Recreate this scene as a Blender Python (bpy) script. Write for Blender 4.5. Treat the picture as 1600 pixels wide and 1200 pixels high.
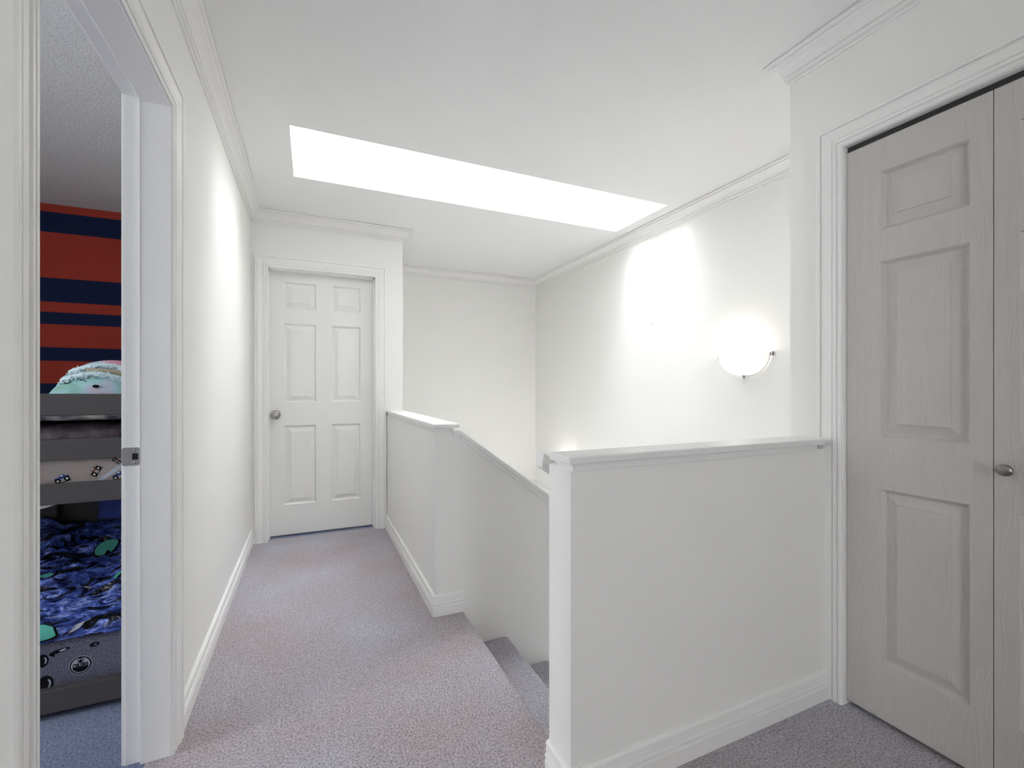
import bpy, bmesh, math, random
from mathutils import Vector, Matrix, noise
random.seed(7)
for o in list(bpy.data.objects): bpy.data.objects.remove(o)
sc = bpy.context.scene
C = sc.collection
PI = math.pi

# ------------------------------------------------------------------ camera
F_PX, YAW, HORIZON, EYE = 706.0, math.radians(24.0), 606.0, 1.13
cd = bpy.data.cameras.new('camera'); cam = bpy.data.objects.new('camera', cd); C.objects.link(cam)
cd.sensor_fit = 'HORIZONTAL'; cd.sensor_width = 36.0
cd.lens = 36.0 * F_PX / 1600.0
cd.shift_y = (HORIZON - 600.0) / 1600.0
cd.clip_start = 0.02
cam.location = (0, 0, EYE); cam.rotation_euler = (PI / 2, 0, -YAW)
sc.camera = cam

# ------------------------------------------------------------------ sky, daylight portals, exposure
SKY = 19.4
w = bpy.data.worlds.new('overcast_sky'); sc.world = w; w.use_nodes = True
bg = w.node_tree.nodes['Background']
bg.inputs[0].default_value = (0.965, 0.985, 1.0, 1); bg.inputs[1].default_value = SKY

def portal(name, loc, rot, sx, sy):
    l = bpy.data.lights.new(name, 'AREA'); l.shape = 'RECTANGLE'; l.size = sx; l.size_y = sy
    l.cycles.is_portal = True
    o = bpy.data.objects.new(name, l); C.objects.link(o); o.location = loc; o.rotation_euler = rot
    return o
SK = (-0.095, 2.30, 2.472, 3.058)           # skylight opening x0 x1 y0 y1
CZ, SHAFT = 2.42, 3.60                      # ceiling height, top of the skylight shaft
portal('skylight_portal', ((SK[0]+SK[1])/2, (SK[2]+SK[3])/2, SHAFT+0.06), (0, 0, 0), SK[1]-SK[0], SK[3]-SK[2])
BW = (0.45, 1.65, 0.85, 2.05)               # bedroom window y0 y1 z0 z1 in the wall x = BX0
BX0, BX1, BY0, BY1 = -3.60, -0.505, -0.30, 4.21
portal('window_portal', (BX0-0.10, (BW[0]+BW[1])/2, (BW[2]+BW[3])/2), (0, -PI/2, 0), BW[3]-BW[2], BW[1]-BW[0])

HW = (-0.25, 0.55, 1.00, 1.95)               # unseen window added for fill light, behind the camera x0 x1 z0 z1 in the wall y = YN
YN = -3.40
SW = (0.85, 1.85, -1.75, -0.93)             # unseen window added for ambient light, storey below x0 x1 z0 z1 in the wall y = 4.857
portal('stair_fill_portal', ((SW[0]+SW[1])/2, 4.857+0.10, (SW[2]+SW[3])/2), (-PI/2, 0, 0), SW[1]-SW[0], SW[3]-SW[2])
portal('hall_fill_portal', ((HW[0]+HW[1])/2, YN-0.10, (HW[2]+HW[3])/2), (PI/2, 0, 0), HW[1]-HW[0], HW[3]-HW[2])

vs = sc.view_settings
vs.view_transform = 'Standard'; vs.look = 'None'; vs.gamma = 1.0; vs.use_curve_mapping = False
vs.exposure = 0.0
sc.cycles.max_bounces = 12; sc.cycles.diffuse_bounces = 7; sc.cycles.transparent_max_bounces = 12
sc.cycles.sample_clamp_indirect = 12.0
sc.cycles.use_denoising = True

# ------------------------------------------------------------------ helpers
class MB:
    """collects geometry for one mesh object"""
    def __init__(self): self.v = []; self.f = []; self.m = []; self.s = []
    def add(self, vs, fs, m=0, smooth=False):
        k = len(self.v); self.v += [tuple(p) for p in vs]
        for f in fs: self.f.append([i + k for i in f]); self.m.append(m); self.s.append(smooth)
        return self
    def box(self, x0, x1, y0, y1, z0, z1, m=0):
        p = [(x, y, z) for z in (z0, z1) for y in (y0, y1) for x in (x0, x1)]
        return self.add(p, [(0,2,3,1),(4,5,7,6),(0,1,5,4),(2,6,7,3),(0,4,6,2),(1,3,7,5)], m)
    def prism(self, poly, axis, a, b, m=0, smooth=False):
        """poly in the two other axes (cyclic order), extruded along axis from a to b"""
        def P(u, v, t):
            return {'x': (t, u, v), 'y': (u, t, v), 'z': (u, v, t)}[axis]
        n = len(poly); vs_ = [P(u, v, a) for u, v in poly] + [P(u, v, b) for u, v in poly]
        self.add(vs_, [(i, (i+1) % n, n+(i+1) % n, n+i) for i in range(n)], m, smooth)
        self.add(vs_, [tuple(range(n))[::-1], tuple(range(n, 2*n))], m, False)
        return self
    def lathe(self, prof, n=24, mtx=Matrix(), m=0, a0=0.0, a1=2*PI, smooth=True):
        full = abs(a1-a0-2*PI) < 1e-6
        k = n if full else n+1
        vs_ = []
        for i in range(k):
            a = a0 + (a1-a0)*i/n
            for r, z in prof: vs_.append(mtx @ Vector((r*math.cos(a), r*math.sin(a), z)))
        q = len(prof); fs = []
        for i in range(n):
            j = (i+1) % k
            for t in range(q-1): fs.append((i*q+t, j*q+t, j*q+t+1, i*q+t+1))
        return self.add(vs_, fs, m, smooth)
    def tube(self, pts, r, n=10, m=0, flat=1.0):
        vs_ = []; q = len(pts)
        for i, p in enumerate(pts):
            p = Vector(p); d = (Vector(pts[min(i+1, q-1)]) - Vector(pts[max(i-1, 0)])).normalized()
            s = d.cross(Vector((0.13, 0.21, 1)) if abs(d.z) < .9 else Vector((1, 0, 0))).normalized(); t = s.cross(d)
            rr = r[i] if isinstance(r, (list, tuple)) else r
            for a in range(n):
                an = 2*PI*a/n; vs_.append(p + s*rr*math.cos(an) + t*rr*flat*math.sin(an))
        fs = [(i*n+a, i*n+(a+1) % n, (i+1)*n+(a+1) % n, (i+1)*n+a) for i in range(q-1) for a in range(n)]
        fs += [tuple(range(n))[::-1], tuple((q-1)*n + a for a in range(n))]
        return self.add(vs_, fs, m, True)
    def build(self, name, mats, parent=None, bevel=0.0, seg=2):
        bm = bmesh.new(); me = bpy.data.meshes.new(name)
        me.from_pydata(self.v, [], self.f)
        for p, mi, s in zip(me.polygons, self.m, self.s): p.material_index = mi; p.use_smooth = s
        bm.from_mesh(me)
        bmesh.ops.remove_doubles(bm, verts=bm.verts, dist=1e-6)
        bmesh.ops.recalc_face_normals(bm, faces=bm.faces)
        if bevel:
            es = [e for e in bm.edges if len(e.link_faces) == 2 and e.calc_face_angle(0) > 0.5]
            bmesh.ops.bevel(bm, geom=es, offset=bevel, segments=seg, profile=0.5, affect='EDGES', clamp_overlap=True)
        bm.to_mesh(me); bm.free()
        for mt in (mats if isinstance(mats, (list, tuple)) else [mats]): me.materials.append(mt)
        o = bpy.data.objects.new(name, me); C.objects.link(o)
        if parent: o.parent = parent; o.matrix_parent_inverse = parent.matrix_world.inverted()
        return o
def empty(name, loc=(0, 0, 0)):
    o = bpy.data.objects.new(name, None); C.objects.link(o); o.location = loc; o.empty_display_size = .05
    o.matrix_world = Matrix.Translation(loc)
    return o
def tag(o, label, cat, kind=None, group=None):
    o['label'] = label; o['category'] = cat
    if kind: o['kind'] = kind
    if group: o['group'] = group
    return o
def struct(o, label, cat): return tag(o, label, cat, 'structure')

# ------------------------------------------------------------------ materials
def mat(name, col, rough=0.6, metal=0.0, bump=None, spec=0.4, mottle=None):
    """bump = (scale, strength, distance); mottle = (second colour, scale)"""
    m = bpy.data.materials.new(name); m.use_nodes = True; nt = m.node_tree; b = nt.nodes['Principled BSDF']
    b.inputs['Base Color'].default_value = (*col, 1); b.inputs['Roughness'].default_value = rough
    b.inputs['Metallic'].default_value = metal; b.inputs['Specular IOR Level'].default_value = spec
    tc = nt.nodes.new('ShaderNodeTexCoord')
    if mottle:
        n = nt.nodes.new('ShaderNodeTexNoise'); n.inputs['Scale'].default_value = mottle[1]; n.inputs['Detail'].default_value = 5
        nt.links.new(tc.outputs['Object'], n.inputs['Vector'])
        r = nt.nodes.new('ShaderNodeValToRGB'); r.color_ramp.elements[0].position = .3; r.color_ramp.elements[1].position = .7
        r.color_ramp.elements[0].color = (*col, 1); r.color_ramp.elements[1].color = (*mottle[0], 1)
        nt.links.new(n.outputs['Fac'], r.inputs[0]); nt.links.new(r.outputs[0], b.inputs['Base Color'])
    if bump:
        n = nt.nodes.new('ShaderNodeTexNoise'); n.inputs['Scale'].default_value = bump[0]; n.inputs['Detail'].default_value = 3
        nt.links.new(tc.outputs['Object'], n.inputs['Vector'])
        bp = nt.nodes.new('ShaderNodeBump'); bp.inputs['Strength'].default_value = bump[1]; bp.inputs['Distance'].default_value = bump[2]
        nt.links.new(n.outputs['Fac'], bp.inputs['Height']); nt.links.new(bp.outputs[0], b.inputs['Normal'])
    return m
WALL = mat('wall_paint', (0.85, 0.845, 0.825), 0.75, bump=(180, .12, .002), spec=.25)
CEIL = mat('ceiling_paint', (0.87, 0.87, 0.86), 0.9, bump=(140, .25, .003), spec=.1)
TRIM = mat('trim_paint', (0.85, 0.845, 0.83), 0.42, spec=.4)
DOOR = mat('door_paint', (0.80, 0.795, 0.775), 0.45, bump=(220, .05, .001))
CAPM = mat('cap_gloss_paint', (0.82, 0.82, 0.81), 0.32, spec=.45)
BCEIL = mat('bedroom_ceiling_texture', (0.78, 0.78, 0.78), 0.95, bump=(120, .8, .006), spec=.05, mottle=((0.68, 0.68, 0.68), 90))
NICKEL = mat('brushed_nickel', (0.40, 0.39, 0.375), 0.2, 1.0)
DARKN = mat('dark_nickel', (0.30, 0.29, 0.28), 0.30, 1.0)
STEEL = mat('strike_steel', (0.42, 0.41, 0.39), 0.42, 1.0)
BLACK = mat('recess_shade_black', (0.01, 0.01, 0.01), 0.8)
TRACKM = mat('black_track', (0.03, 0.03, 0.03), 0.5)

def grain_mat(name, col):
    m = mat(name, col, 0.5); nt = m.node_tree; b = nt.nodes['Principled BSDF']
    tc = nt.nodes['Texture Coordinate']
    mp = nt.nodes.new('ShaderNodeMapping'); mp.inputs['Scale'].default_value = (14, 14, 2.2)
    nt.links.new(tc.outputs['Object'], mp.inputs[0])
    n = nt.nodes.new('ShaderNodeTexNoise'); n.inputs['Scale'].default_value = .9; n.inputs['Detail'].default_value = 1.5
    nt.links.new(mp.outputs[0], n.inputs['Vector'])
    mu = nt.nodes.new('ShaderNodeMath'); mu.operation = 'MULTIPLY'; mu.inputs[1].default_value = 130
    sn = nt.nodes.new('ShaderNodeMath'); sn.operation = 'SINE'
    nt.links.new(n.outputs['Fac'], mu.inputs[0]); nt.links.new(mu.outputs[0], sn.inputs[0])
    bp = nt.nodes.new('ShaderNodeBump'); bp.inputs['Strength'].default_value = .22; bp.inputs['Distance'].default_value = .0012
    nt.links.new(sn.outputs[0], bp.inputs['Height']); nt.links.new(bp.outputs[0], b.inputs['Normal'])
    return m
CLOSET = grain_mat('closet_door_dimmed_paint', (0.545, 0.527, 0.505))  # greyer than the trim paint: the closet's dimness is put into the colour

def carpet_mat(name, c1, c2, dark):
    m = bpy.data.materials.new(name); m.use_nodes = True; nt = m.node_tree; b = nt.nodes['Principled BSDF']
    b.inputs['Roughness'].default_value = 1.0; b.inputs['Specular IOR Level'].default_value = 0.05
    b.inputs['Sheen Weight'].default_value = 0.25; b.inputs['Sheen Roughness'].default_value = .5
    tc = nt.nodes.new('ShaderNodeTexCoord')
    def nz(scale, detail, rough=.5):
        n = nt.nodes.new('ShaderNodeTexNoise'); n.inputs['Scale'].default_value = scale; n.inputs['Detail'].default_value = detail
        n.inputs['Roughness'].default_value = rough
        nt.links.new(tc.outputs['Object'], n.inputs['Vector']); return n
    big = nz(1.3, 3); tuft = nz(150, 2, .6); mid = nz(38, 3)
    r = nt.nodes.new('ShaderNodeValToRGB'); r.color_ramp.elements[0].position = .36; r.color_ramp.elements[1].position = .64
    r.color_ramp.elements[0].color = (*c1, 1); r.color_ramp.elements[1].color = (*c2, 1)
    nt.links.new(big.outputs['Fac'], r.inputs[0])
    r2 = nt.nodes.new('ShaderNodeValToRGB'); r2.color_ramp.elements[0].position = .3; r2.color_ramp.elements[1].position = .62
    r2.color_ramp.elements[0].color = (dark, dark, dark, 1); r2.color_ramp.elements[1].color = (1, 1, 1, 1)
    nt.links.new(tuft.outputs['Fac'], r2.inputs[0])
    r3 = nt.nodes.new('ShaderNodeValToRGB'); r3.color_ramp.elements[0].position = .3; r3.color_ramp.elements[1].position = .7
    r3.color_ramp.elements[0].color = (.86, .86, .86, 1); r3.color_ramp.elements[1].color = (1, 1, 1, 1)
    nt.links.new(mid.outputs['Fac'], r3.inputs[0])
    prev = r
    for q in (r2, r3):
        x = nt.nodes.new('ShaderNodeMixRGB'); x.blend_type = 'MULTIPLY'; x.inputs[0].default_value = 1
        nt.links.new(prev.outputs[0], x.inputs[1]); nt.links.new(q.outputs[0], x.inputs[2]); prev = x
    nt.links.new(prev.outputs[0], b.inputs['Base Color'])
    bp = nt.nodes.new('ShaderNodeBump'); bp.inputs['Strength'].default_value = .8; bp.inputs['Distance'].default_value = .008
    nt.links.new(tuft.outputs['Fac'], bp.inputs['Height']); nt.links.new(bp.outputs[0], b.inputs['Normal'])
    return m
CARPET = carpet_mat('hall_carpet', (0.545, 0.475, 0.495), (0.63, 0.615, 0.71), .36)  # lavender second tone carries the cool skylight tint in the carpet colour
BCARPET = carpet_mat('carpet_in_blue_light', (0.20, 0.25, 0.43), (0.30, 0.36, 0.58), .30)  # same carpet as the hall, with blue window light put into its colour

# ------------------------------------------------------------------ room dimensions
XL, YF, XA, YA = -0.396, 3.757, 0.563, 2.200      # left wall, door wall, half-wall faces
YB0, YB1, XB = 1.045, 1.165, 0.638                # near half wall
XR, YR = 1.735, 1.187                             # closet wall and its outside corner
XS, YK, XE = 2.473, 4.857, 0.690                  # sconce wall, back wall, end of the door wall
LOW = -2.70                                       # storey below
NOSE, RUN, RISE = 0.712, 0.248, 0.187
TW = 0.109                                        # thickness of the bedroom wall

# door openings
LD = (0.943, 1.690, 1.993)      # left doorway y0 y1 z
FD = (-0.288, 0.470, 2.016)     # far door x0 x1 z
CD = (0.225, 0.990, 1.987)      # closet y0 y1 z

# ------------------------------------------------------------------ structure
m = MB()
m.box(XL-TW, XL, YN-.15, LD[0]-.02, 0, CZ); m.box(XL-TW, XL, LD[1]+.02, YK+.15, 0, CZ)
m.box(XL-TW, XL, LD[0]-.02, LD[1]+.02, LD[2]+.02, CZ)
struct(m.build('wall_left', WALL), 'white wall with the open bedroom doorway, along the left of the hall', 'wall')
m = MB()
m.box(XL, FD[0]-.02, YF, YF+.12, 0, CZ); m.box(FD[1]+.02, XE, YF, YF+.12, 0, CZ); m.box(FD[0]-.02, FD[1]+.02, YF, YF+.12, FD[2]+.02, CZ)
m.box(XE-.12, XE, YF+.12, YK+.15, LOW, CZ); m.box(XL, XE-.12, YK, YK+.15, 0, CZ)
struct(m.build('wall_far', WALL), 'white end wall of the hall holding the closed six panel door', 'wall')
m = MB(); m.box(XE, XS, YK, YK+.12, SW[3], CZ); m.box(XE, XS, YK, YK+.12, LOW, SW[2]); m.box(XE, SW[0], YK, YK+.12, SW[2], SW[3]); m.box(SW[1], XS, YK, YK+.12, SW[2], SW[3])
struct(m.build('wall_back', WALL), 'white wall at the back of the stairwell', 'wall')
m = MB(); m.box(XS, XS+.12, YB0, YK+.12, LOW, CZ)
struct(m.build('wall_stair', WALL), 'white stairwell wall carrying the glowing sconce and skylight patch', 'wall')
m = MB()
m.box(XR, XR+.115, CD[1]+.02, YR, 0, CZ); m.box(XR, XR+.115, YN-.12, CD[0]-.02, 0, CZ); m.box(XR, XR+.115, CD[0]-.02, CD[1]+.02, CD[2]+.02, CZ)
m.box(XR+.115, XS, YB1-.09, YR, LOW, CZ)
m.box(XR+.70, XR+.80, YN-.12, YB1-.09, 0, CZ)
struct(m.build('wall_right', WALL), 'white wall around the bifold closet doors on the right', 'wall')
m = MB(); m.box(XL-TW, HW[0], YN-.12, YN, 0, CZ); m.box(HW[1], XR+.8, YN-.12, YN, 0, CZ); m.box(HW[0], HW[1], YN-.12, YN, 0, HW[2]); m.box(HW[0], HW[1], YN-.12, YN, HW[3], CZ)
struct(m.build('wall_near', WALL), 'white wall behind the camera', 'wall')
m = MB(); m.box(XE-.12, XR+.01, YB0+.02, YB1, LOW, -.26); m.box(XA, XA+.1, YB1, YF+.12, LOW, -.26)
struct(m.build('wall_lower', WALL), 'white walls of the stairwell below the hall floor', 'wall')

# half walls
m = MB(); m.box(XA, XA+.105, YA, YF, -.26, 0.908)
# sloped stair side wall, follows the flight down
SL = -0.733; XT = 0.668
m.prism([(XA+.105, -2.6), (1.50, -2.6), (1.50, .893+SL*(1.50-XT)), (XT+.012, .893), (XA+.105, .893)], 'y', YA, YA+.105)
struct(m.build('wall_half_far', WALL), 'low white half wall stepping down beside the stairs in front of the door', 'half wall')
m = MB(); m.box(XB, XR, YB0, YB1, -.26, 0.908)
struct(m.build('wall_half_near', WALL), 'large plain white half wall in the right foreground beside the closet', 'half wall')

# caps and the strips under them
def strip_cap(name, cap, strip, label):
    r = empty(name, (cap[0], cap[2], cap[4]))
    a = MB().box(*cap).build('cap_board', CAPM, r, bevel=.004)
    b = MB().box(*strip).build('cap_strip', TRIM, r, bevel=.0015, seg=1)
    return struct(r, label, 'wall cap')
strip_cap('trim_1', (.553, .683, YA-.022, YF, .930, .950), (XA+.007, XA+.098, YA+.007, YF-.012, .906, .930), 'flat white cap board on the half wall by the door')
r = empty('trim_2', (XB, YB0, .93))
m = MB()
cap2 = [(.617, 1.130), (.617, 1.018), (1.678, 1.018), (1.678, 1.044), (1.716, 1.044), (1.716, 1.083), (XR+.001, 1.083), (XR+.001, 1.130)]
m.prism(cap2, 'z', .927, .948); m.build('cap_board', CAPM, r, bevel=.004)
MB().box(XB+.003, 1.668, YB0-.005, 1.120, .904, .927).build('cap_strip', TRIM, r, bevel=.0015, seg=1)
struct(r, 'flat white cap board on top of the foreground half wall', 'wall cap')
r = empty('trim_3', (XT, YA, .9))
def slope_poly(z_up, z_dn, x_start):
    f = lambda x: .905 + SL*(x-.690)
    return [(x_start, .905+z_up), (.690, .905+z_up), (1.52, f(1.52)+z_up), (1.52, f(1.52)+z_dn), (.690-.006, .905+z_dn), (x_start, .905+z_dn)]
MB().prism(slope_poly(.010, -.014, .655), 'y', YA-.014, YA+.119).build('cap_board', CAPM, r, bevel=.002)
f = lambda x: .905 + SL*(x-.690)
MB().prism([(.693, f(.693)-.012), (1.51, f(1.51)-.012), (1.51, f(1.51)-.040), (.693, f(.693)-.040)], 'y', YA-.005, YA+.110).build('cap_strip', TRIM, r, bevel=.0015, seg=1)
struct(r, 'sloping white cap board running down beside the stairs', 'wall cap')

# ceiling with the skylight opening
m = MB(); X0, X1, Y0, Y1 = XL-TW, XS+.12, YN-.15, YK+.15
m.box(X0, SK[0], Y0, Y1, CZ, CZ+.12); m.box(SK[1], X1, Y0, Y1, CZ, CZ+.12)
m.box(SK[0], SK[1], Y0, SK[2], CZ, CZ+.12); m.box(SK[0], SK[1], SK[3], Y1, CZ, CZ+.12)
ceil = struct(m.build('ceiling', CEIL), 'flat white hall ceiling with a long skylight opening', 'ceiling')
m = MB(); t = .05
m.box(SK[0]-t, SK[0], SK[2]-t, SK[3]+t, CZ+.12, SHAFT); m.box(SK[1], SK[1]+t, SK[2]-t, SK[3]+t, CZ+.12, SHAFT)
m.box(SK[0], SK[1], SK[2]-t, SK[2], CZ+.12, SHAFT); m.box(SK[0], SK[1], SK[3], SK[3]+t, CZ+.12, SHAFT)
m.build('skylight_shaft', CEIL, ceil)
sky = empty('window_1', (SK[0], SK[2], SHAFT))
m = MB()
for a in ((SK[0]-t, SK[0]+.02, SK[2]-t, SK[3]+t), (SK[1]-.02, SK[1]+t, SK[2]-t, SK[3]+t), (SK[0]+.02, SK[1]-.02, SK[2]-t, SK[2]+.02), (SK[0]+.02, SK[1]-.02, SK[3]-.02, SK[3]+t)):
    m.box(*a, SHAFT, SHAFT+.035)
m.build('window_frame', TRIM, sky)
PANE = bpy.data.materials.new('window_glass'); PANE.use_nodes = True; nt = PANE.node_tree; nt.nodes.clear()
out = nt.nodes.new('ShaderNodeOutputMaterial'); mx = nt.nodes.new('ShaderNodeMixShader'); tr = nt.nodes.new('ShaderNodeBsdfTransparent'); gl = nt.nodes.new('ShaderNodeBsdfGlossy')
gl.inputs['Roughness'].default_value = .02; mx.inputs[0].default_value = .06
nt.links.new(tr.outputs[0], mx.inputs[1]); nt.links.new(gl.outputs[0], mx.inputs[2]); nt.links.new(mx.outputs[0], out.inputs[0])
MB().box(SK[0]-.02, SK[1]+.02, SK[2]-.02, SK[3]+.02, SHAFT+.036, SHAFT+.042).build('pane', PANE, sky)
struct(sky, 'long bright skylight in the hall ceiling', 'skylight')

# floors
def nosed(x0, x1, ztop, zbot, r=.022):
    """xz profile with a rounded carpet nosing at x1"""
    p = [(x0, zbot), (x0, ztop)]
    for i in range(7):
        a = PI/2 - PI*i/6; p.append((x1-r + r*math.cos(a), ztop-r + r*math.sin(a)))
    p += [(x1-r-.004, ztop-2*r), (x1-r-.004, zbot)]
    return p
m = MB()
m.box(XL-.06, XR+.70, YN-.12, YB1, -.25, 0)
m.prism(nosed(XL-.06, NOSE, 0, -.25), 'y', YB1, YA)
m.box(XL-.06, XA+.1, YA, 3.802, -.25, 0)
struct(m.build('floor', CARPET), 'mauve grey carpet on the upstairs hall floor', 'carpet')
struct(MB().box(XL-.06, XE-.12, 3.802, YK, -.25, 0.001).build('floor_far', BCARPET), 'strip of carpet under the six panel door, blue light in its colour', 'carpet')  # blue light from the next room is part of this carpet colour
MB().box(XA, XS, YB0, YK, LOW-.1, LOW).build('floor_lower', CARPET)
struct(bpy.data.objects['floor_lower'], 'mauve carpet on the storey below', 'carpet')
st = empty('staircase', (NOSE, YB1, -RISE))
for k in range(1, 4):
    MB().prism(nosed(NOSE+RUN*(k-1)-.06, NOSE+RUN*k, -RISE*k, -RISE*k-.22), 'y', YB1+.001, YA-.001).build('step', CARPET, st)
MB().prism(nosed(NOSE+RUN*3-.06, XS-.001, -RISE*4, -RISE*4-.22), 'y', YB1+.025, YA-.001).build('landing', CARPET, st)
for k in range(1, 10):
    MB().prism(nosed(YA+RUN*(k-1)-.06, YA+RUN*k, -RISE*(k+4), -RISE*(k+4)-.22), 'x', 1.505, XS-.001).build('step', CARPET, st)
struct(st, 'mauve carpeted stairs going down between the half walls', 'stairs')

# profiles
CASING = [(0, 0), (0, .010), (.004, .0125), (.010, .0125), (.012, .0075), (.0165, .0075), (.0185, .0135), (.026, .0145), (.0285, .0095), (.031, .0095), (.033, .0125), (.059, .0185), (.0625, .0185), (.0635, .0135), (.068, .0135), (.0695, .0205), (.079, .0210), (.083, .017), (.083, 0)]
BASE = [(0, 0), (.015, 0), (.015, .046), (.0095, .050), (.0095, .053), (.0150, .056), (.0150, .063), (.0090, .067), (.0090, .070), (.0125, .073), (.0105, .087), (.0075, .089), (.0125, .092), (.0115, .098), (.005, .103), (0, .103)]
CROWN = [(0, -.092), (.008, -.092), (.010, -.086), (.006, -.082), (.006, -.079), (.015, -.077), (.017, -.069), (.0125, -.066), (.0125, -.063), (.020, -.061), (.022, -.051), (.028, -.040), (.038, -.031), (.050, -.024), (.055, -.019), (.053, -.0155), (.053, -.013), (.061, -.012), (.067, -.008), (.067, -.0025), (0, -.0025)]

def sweep(rings):
    """rings: list of equal-length point loops"""
    m = MB(); n = len(rings[0]); vs_ = [p for r_ in rings for p in r_]
    fs = [(i*n+j, i*n+(j+1) % n, (i+1)*n+(j+1) % n, (i+1)*n+j) for i in range(len(rings)-1) for j in range(n)]
    fs += [tuple(range(n))[::-1], tuple((len(rings)-1)*n+j for j in range(n))]
    return m.add(vs_, fs)
def casing(parent, place, u0, u1, zt, z0=0.0, label=None):
    """place(u, n, z) -> world; profile width grows outwards from the opening"""
    a = sweep([[place(u0-w_, t_, z0) for w_, t_ in CASING], [place(u0-w_, t_, zt+w_) for w_, t_ in CASING]])
    b = sweep([[place(u0-w_, t_, zt+w_) for w_, t_ in CASING], [place(u1+w_, t_, zt+w_) for w_, t_ in CASING]])
    c = sweep([[place(u1+w_, t_, zt+w_) for w_, t_ in CASING], [place(u1+w_, t_, z0) for w_, t_ in CASING]])
    a.build('casing_side', TRIM, parent); b.build('casing_head', TRIM, parent); c.build('casing_side', TRIM, parent)
def runs(path, prof, z, closed=False):
    n = len(path); seg = n if closed else n-1
    dirs = []
    for i in range(seg):
        d = Vector(path[(i+1) % n]) - Vector(path[i]); dirs.append(d.normalized())
    nor = [Vector((-d.y, d.x)) for d in dirs]
    def off(i):
        a = nor[(i-1) % seg] if (closed or i > 0) else nor[0]
        b = nor[i % seg] if (closed or i < seg) else nor[-1]
        return (a+b) / (1 + a.dot(b))
    outp = []
    for i in range(seg):
        rings = []
        for k in (i, i+1):
            p = Vector(path[k % n]); o = off(k % n if closed else k)
            rings.append([(p.x+o.x*t_, p.y+o.y*t_, z+h_) for t_, h_ in prof])
        outp.append(sweep(rings))
    return outp
loop = [(XL, YN), (XR, YN), (XR, YR), (XS, YR), (XS, YK), (XE, YK), (XE, YF), (XL, YF)]
cl = ['crown moulding behind the camera', 'crown moulding above the closet doors', 'crown moulding on the stairwell side of the closet wall', 'long crown moulding above the sconce', 'crown moulding at the back of the stairwell', 'short crown return past the end of the door wall', 'crown moulding above the six panel door', 'long crown moulding along the left wall']
for i, mb in enumerate(runs(loop, CROWN, CZ, True)):
    struct(mb.build('trim_%d' % (i+4), TRIM), 'white ' + cl[i], 'moulding')
def baseboard(name, path, label):
    r_ = empty(name, (path[0][0], path[0][1], 0))
    for mb in runs(path, BASE, 0): mb.build('baseboard_length', TRIM, r_)
    return struct(r_, label, 'baseboard')
baseboard('baseboard_left', [(FD[0]-.078, YF), (XL, YF), (XL, LD[1]+.083)], 'white ridged baseboard along the left hall wall')
baseboard('baseboard_half_far', [(NOSE+.002, YA), (XA, YA), (XA, YF)], 'white ridged baseboard around the far half wall')
baseboard('baseboard_half_near', [(XR-.012, YB0), (XB, YB0), (XB, YB1)], 'white ridged baseboard along the foreground half wall')
baseboard('baseboard_near', [(XL, LD[0]-.083), (XL, YN), (XR, YN), (XR, CD[0]-.083)], 'white baseboard behind the camera')
baseboard('baseboard_stair', [(XS, YA+.3), (XS, YK), (XE, YK)], 'white moulding band low on the stairwell walls')
for o in bpy.data.objects['baseboard_stair'].children: o.location.z -= .067

# ------------------------------------------------------------------ moulded doors
INS = [(0, 0), (.002, -.0022), (.008, -.0105), (.011, -.0135), (.0145, -.0135), (.044, -.0045), (.0448, -.0005), (.047, 0.0)]
def panel_mesh(wd, ht, material):
    """moulded raised panel centred on the origin; x width, z height, front faces -y"""
    m = MB(); rings = []
    for i_, dpt in INS:
        a, b = wd/2-i_, ht/2-i_; rings.append([(-a, -dpt, -b), (a, -dpt, -b), (a, -dpt, b), (-a, -dpt, b)])
    vs_ = [p for q in rings for p in q]
    m.add(vs_, [(i*4+j, i*4+(j+1) % 4, i*4+4+(j+1) % 4, i*4+4+j) for i in range(len(rings)-1) for j in range(4)] + [tuple((len(rings)-1)*4+j for j in range(4))])
    o = m.build('panel', material); me = o.data
    if me.polygons[-1].normal.y > 0: me.flip_normals()
    bpy.data.objects.remove(o); return me
def leaf(name, parent, mtx, wd, z0, z1, cols, rows, material, th=.035):
    """door leaf in local x (0..wd), front at y=0 facing -y"""
    m = MB(); xs = [0] + [v for c in cols for v in c] + [wd]; zs = [z0] + [v for r_ in rows for v in r_] + [z1]
    for i in range(0, len(xs), 2): m.box(xs[i], xs[i+1], 0, th, z0, z1)          # stiles
    for c in cols:
        for j in range(0, len(zs), 2): m.box(c[0], c[1], 0, th, zs[j], zs[j+1])  # rails
        for r_ in rows: m.box(c[0], c[1], .016, th, r_[0], r_[1])
    o = m.build(name, material, None); o.matrix_world = mtx; o.parent = parent; o.matrix_parent_inverse = parent.matrix_world.inverted()
    for r_ in rows:
        me = None
        for c in cols:
            if me is None or abs((c[1]-c[0]) - lastw) > 1e-4: me = panel_mesh(c[1]-c[0], r_[1]-r_[0], material); lastw = c[1]-c[0]
            p = bpy.data.objects.new('panel', me); C.objects.link(p); p.parent = o
            p.location = ((c[0]+c[1])/2, 0, (r_[0]+r_[1])/2)
    return o
ROWS = [(.238, .842), (1.019, 1.620), (1.734, 1.935)]
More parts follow.
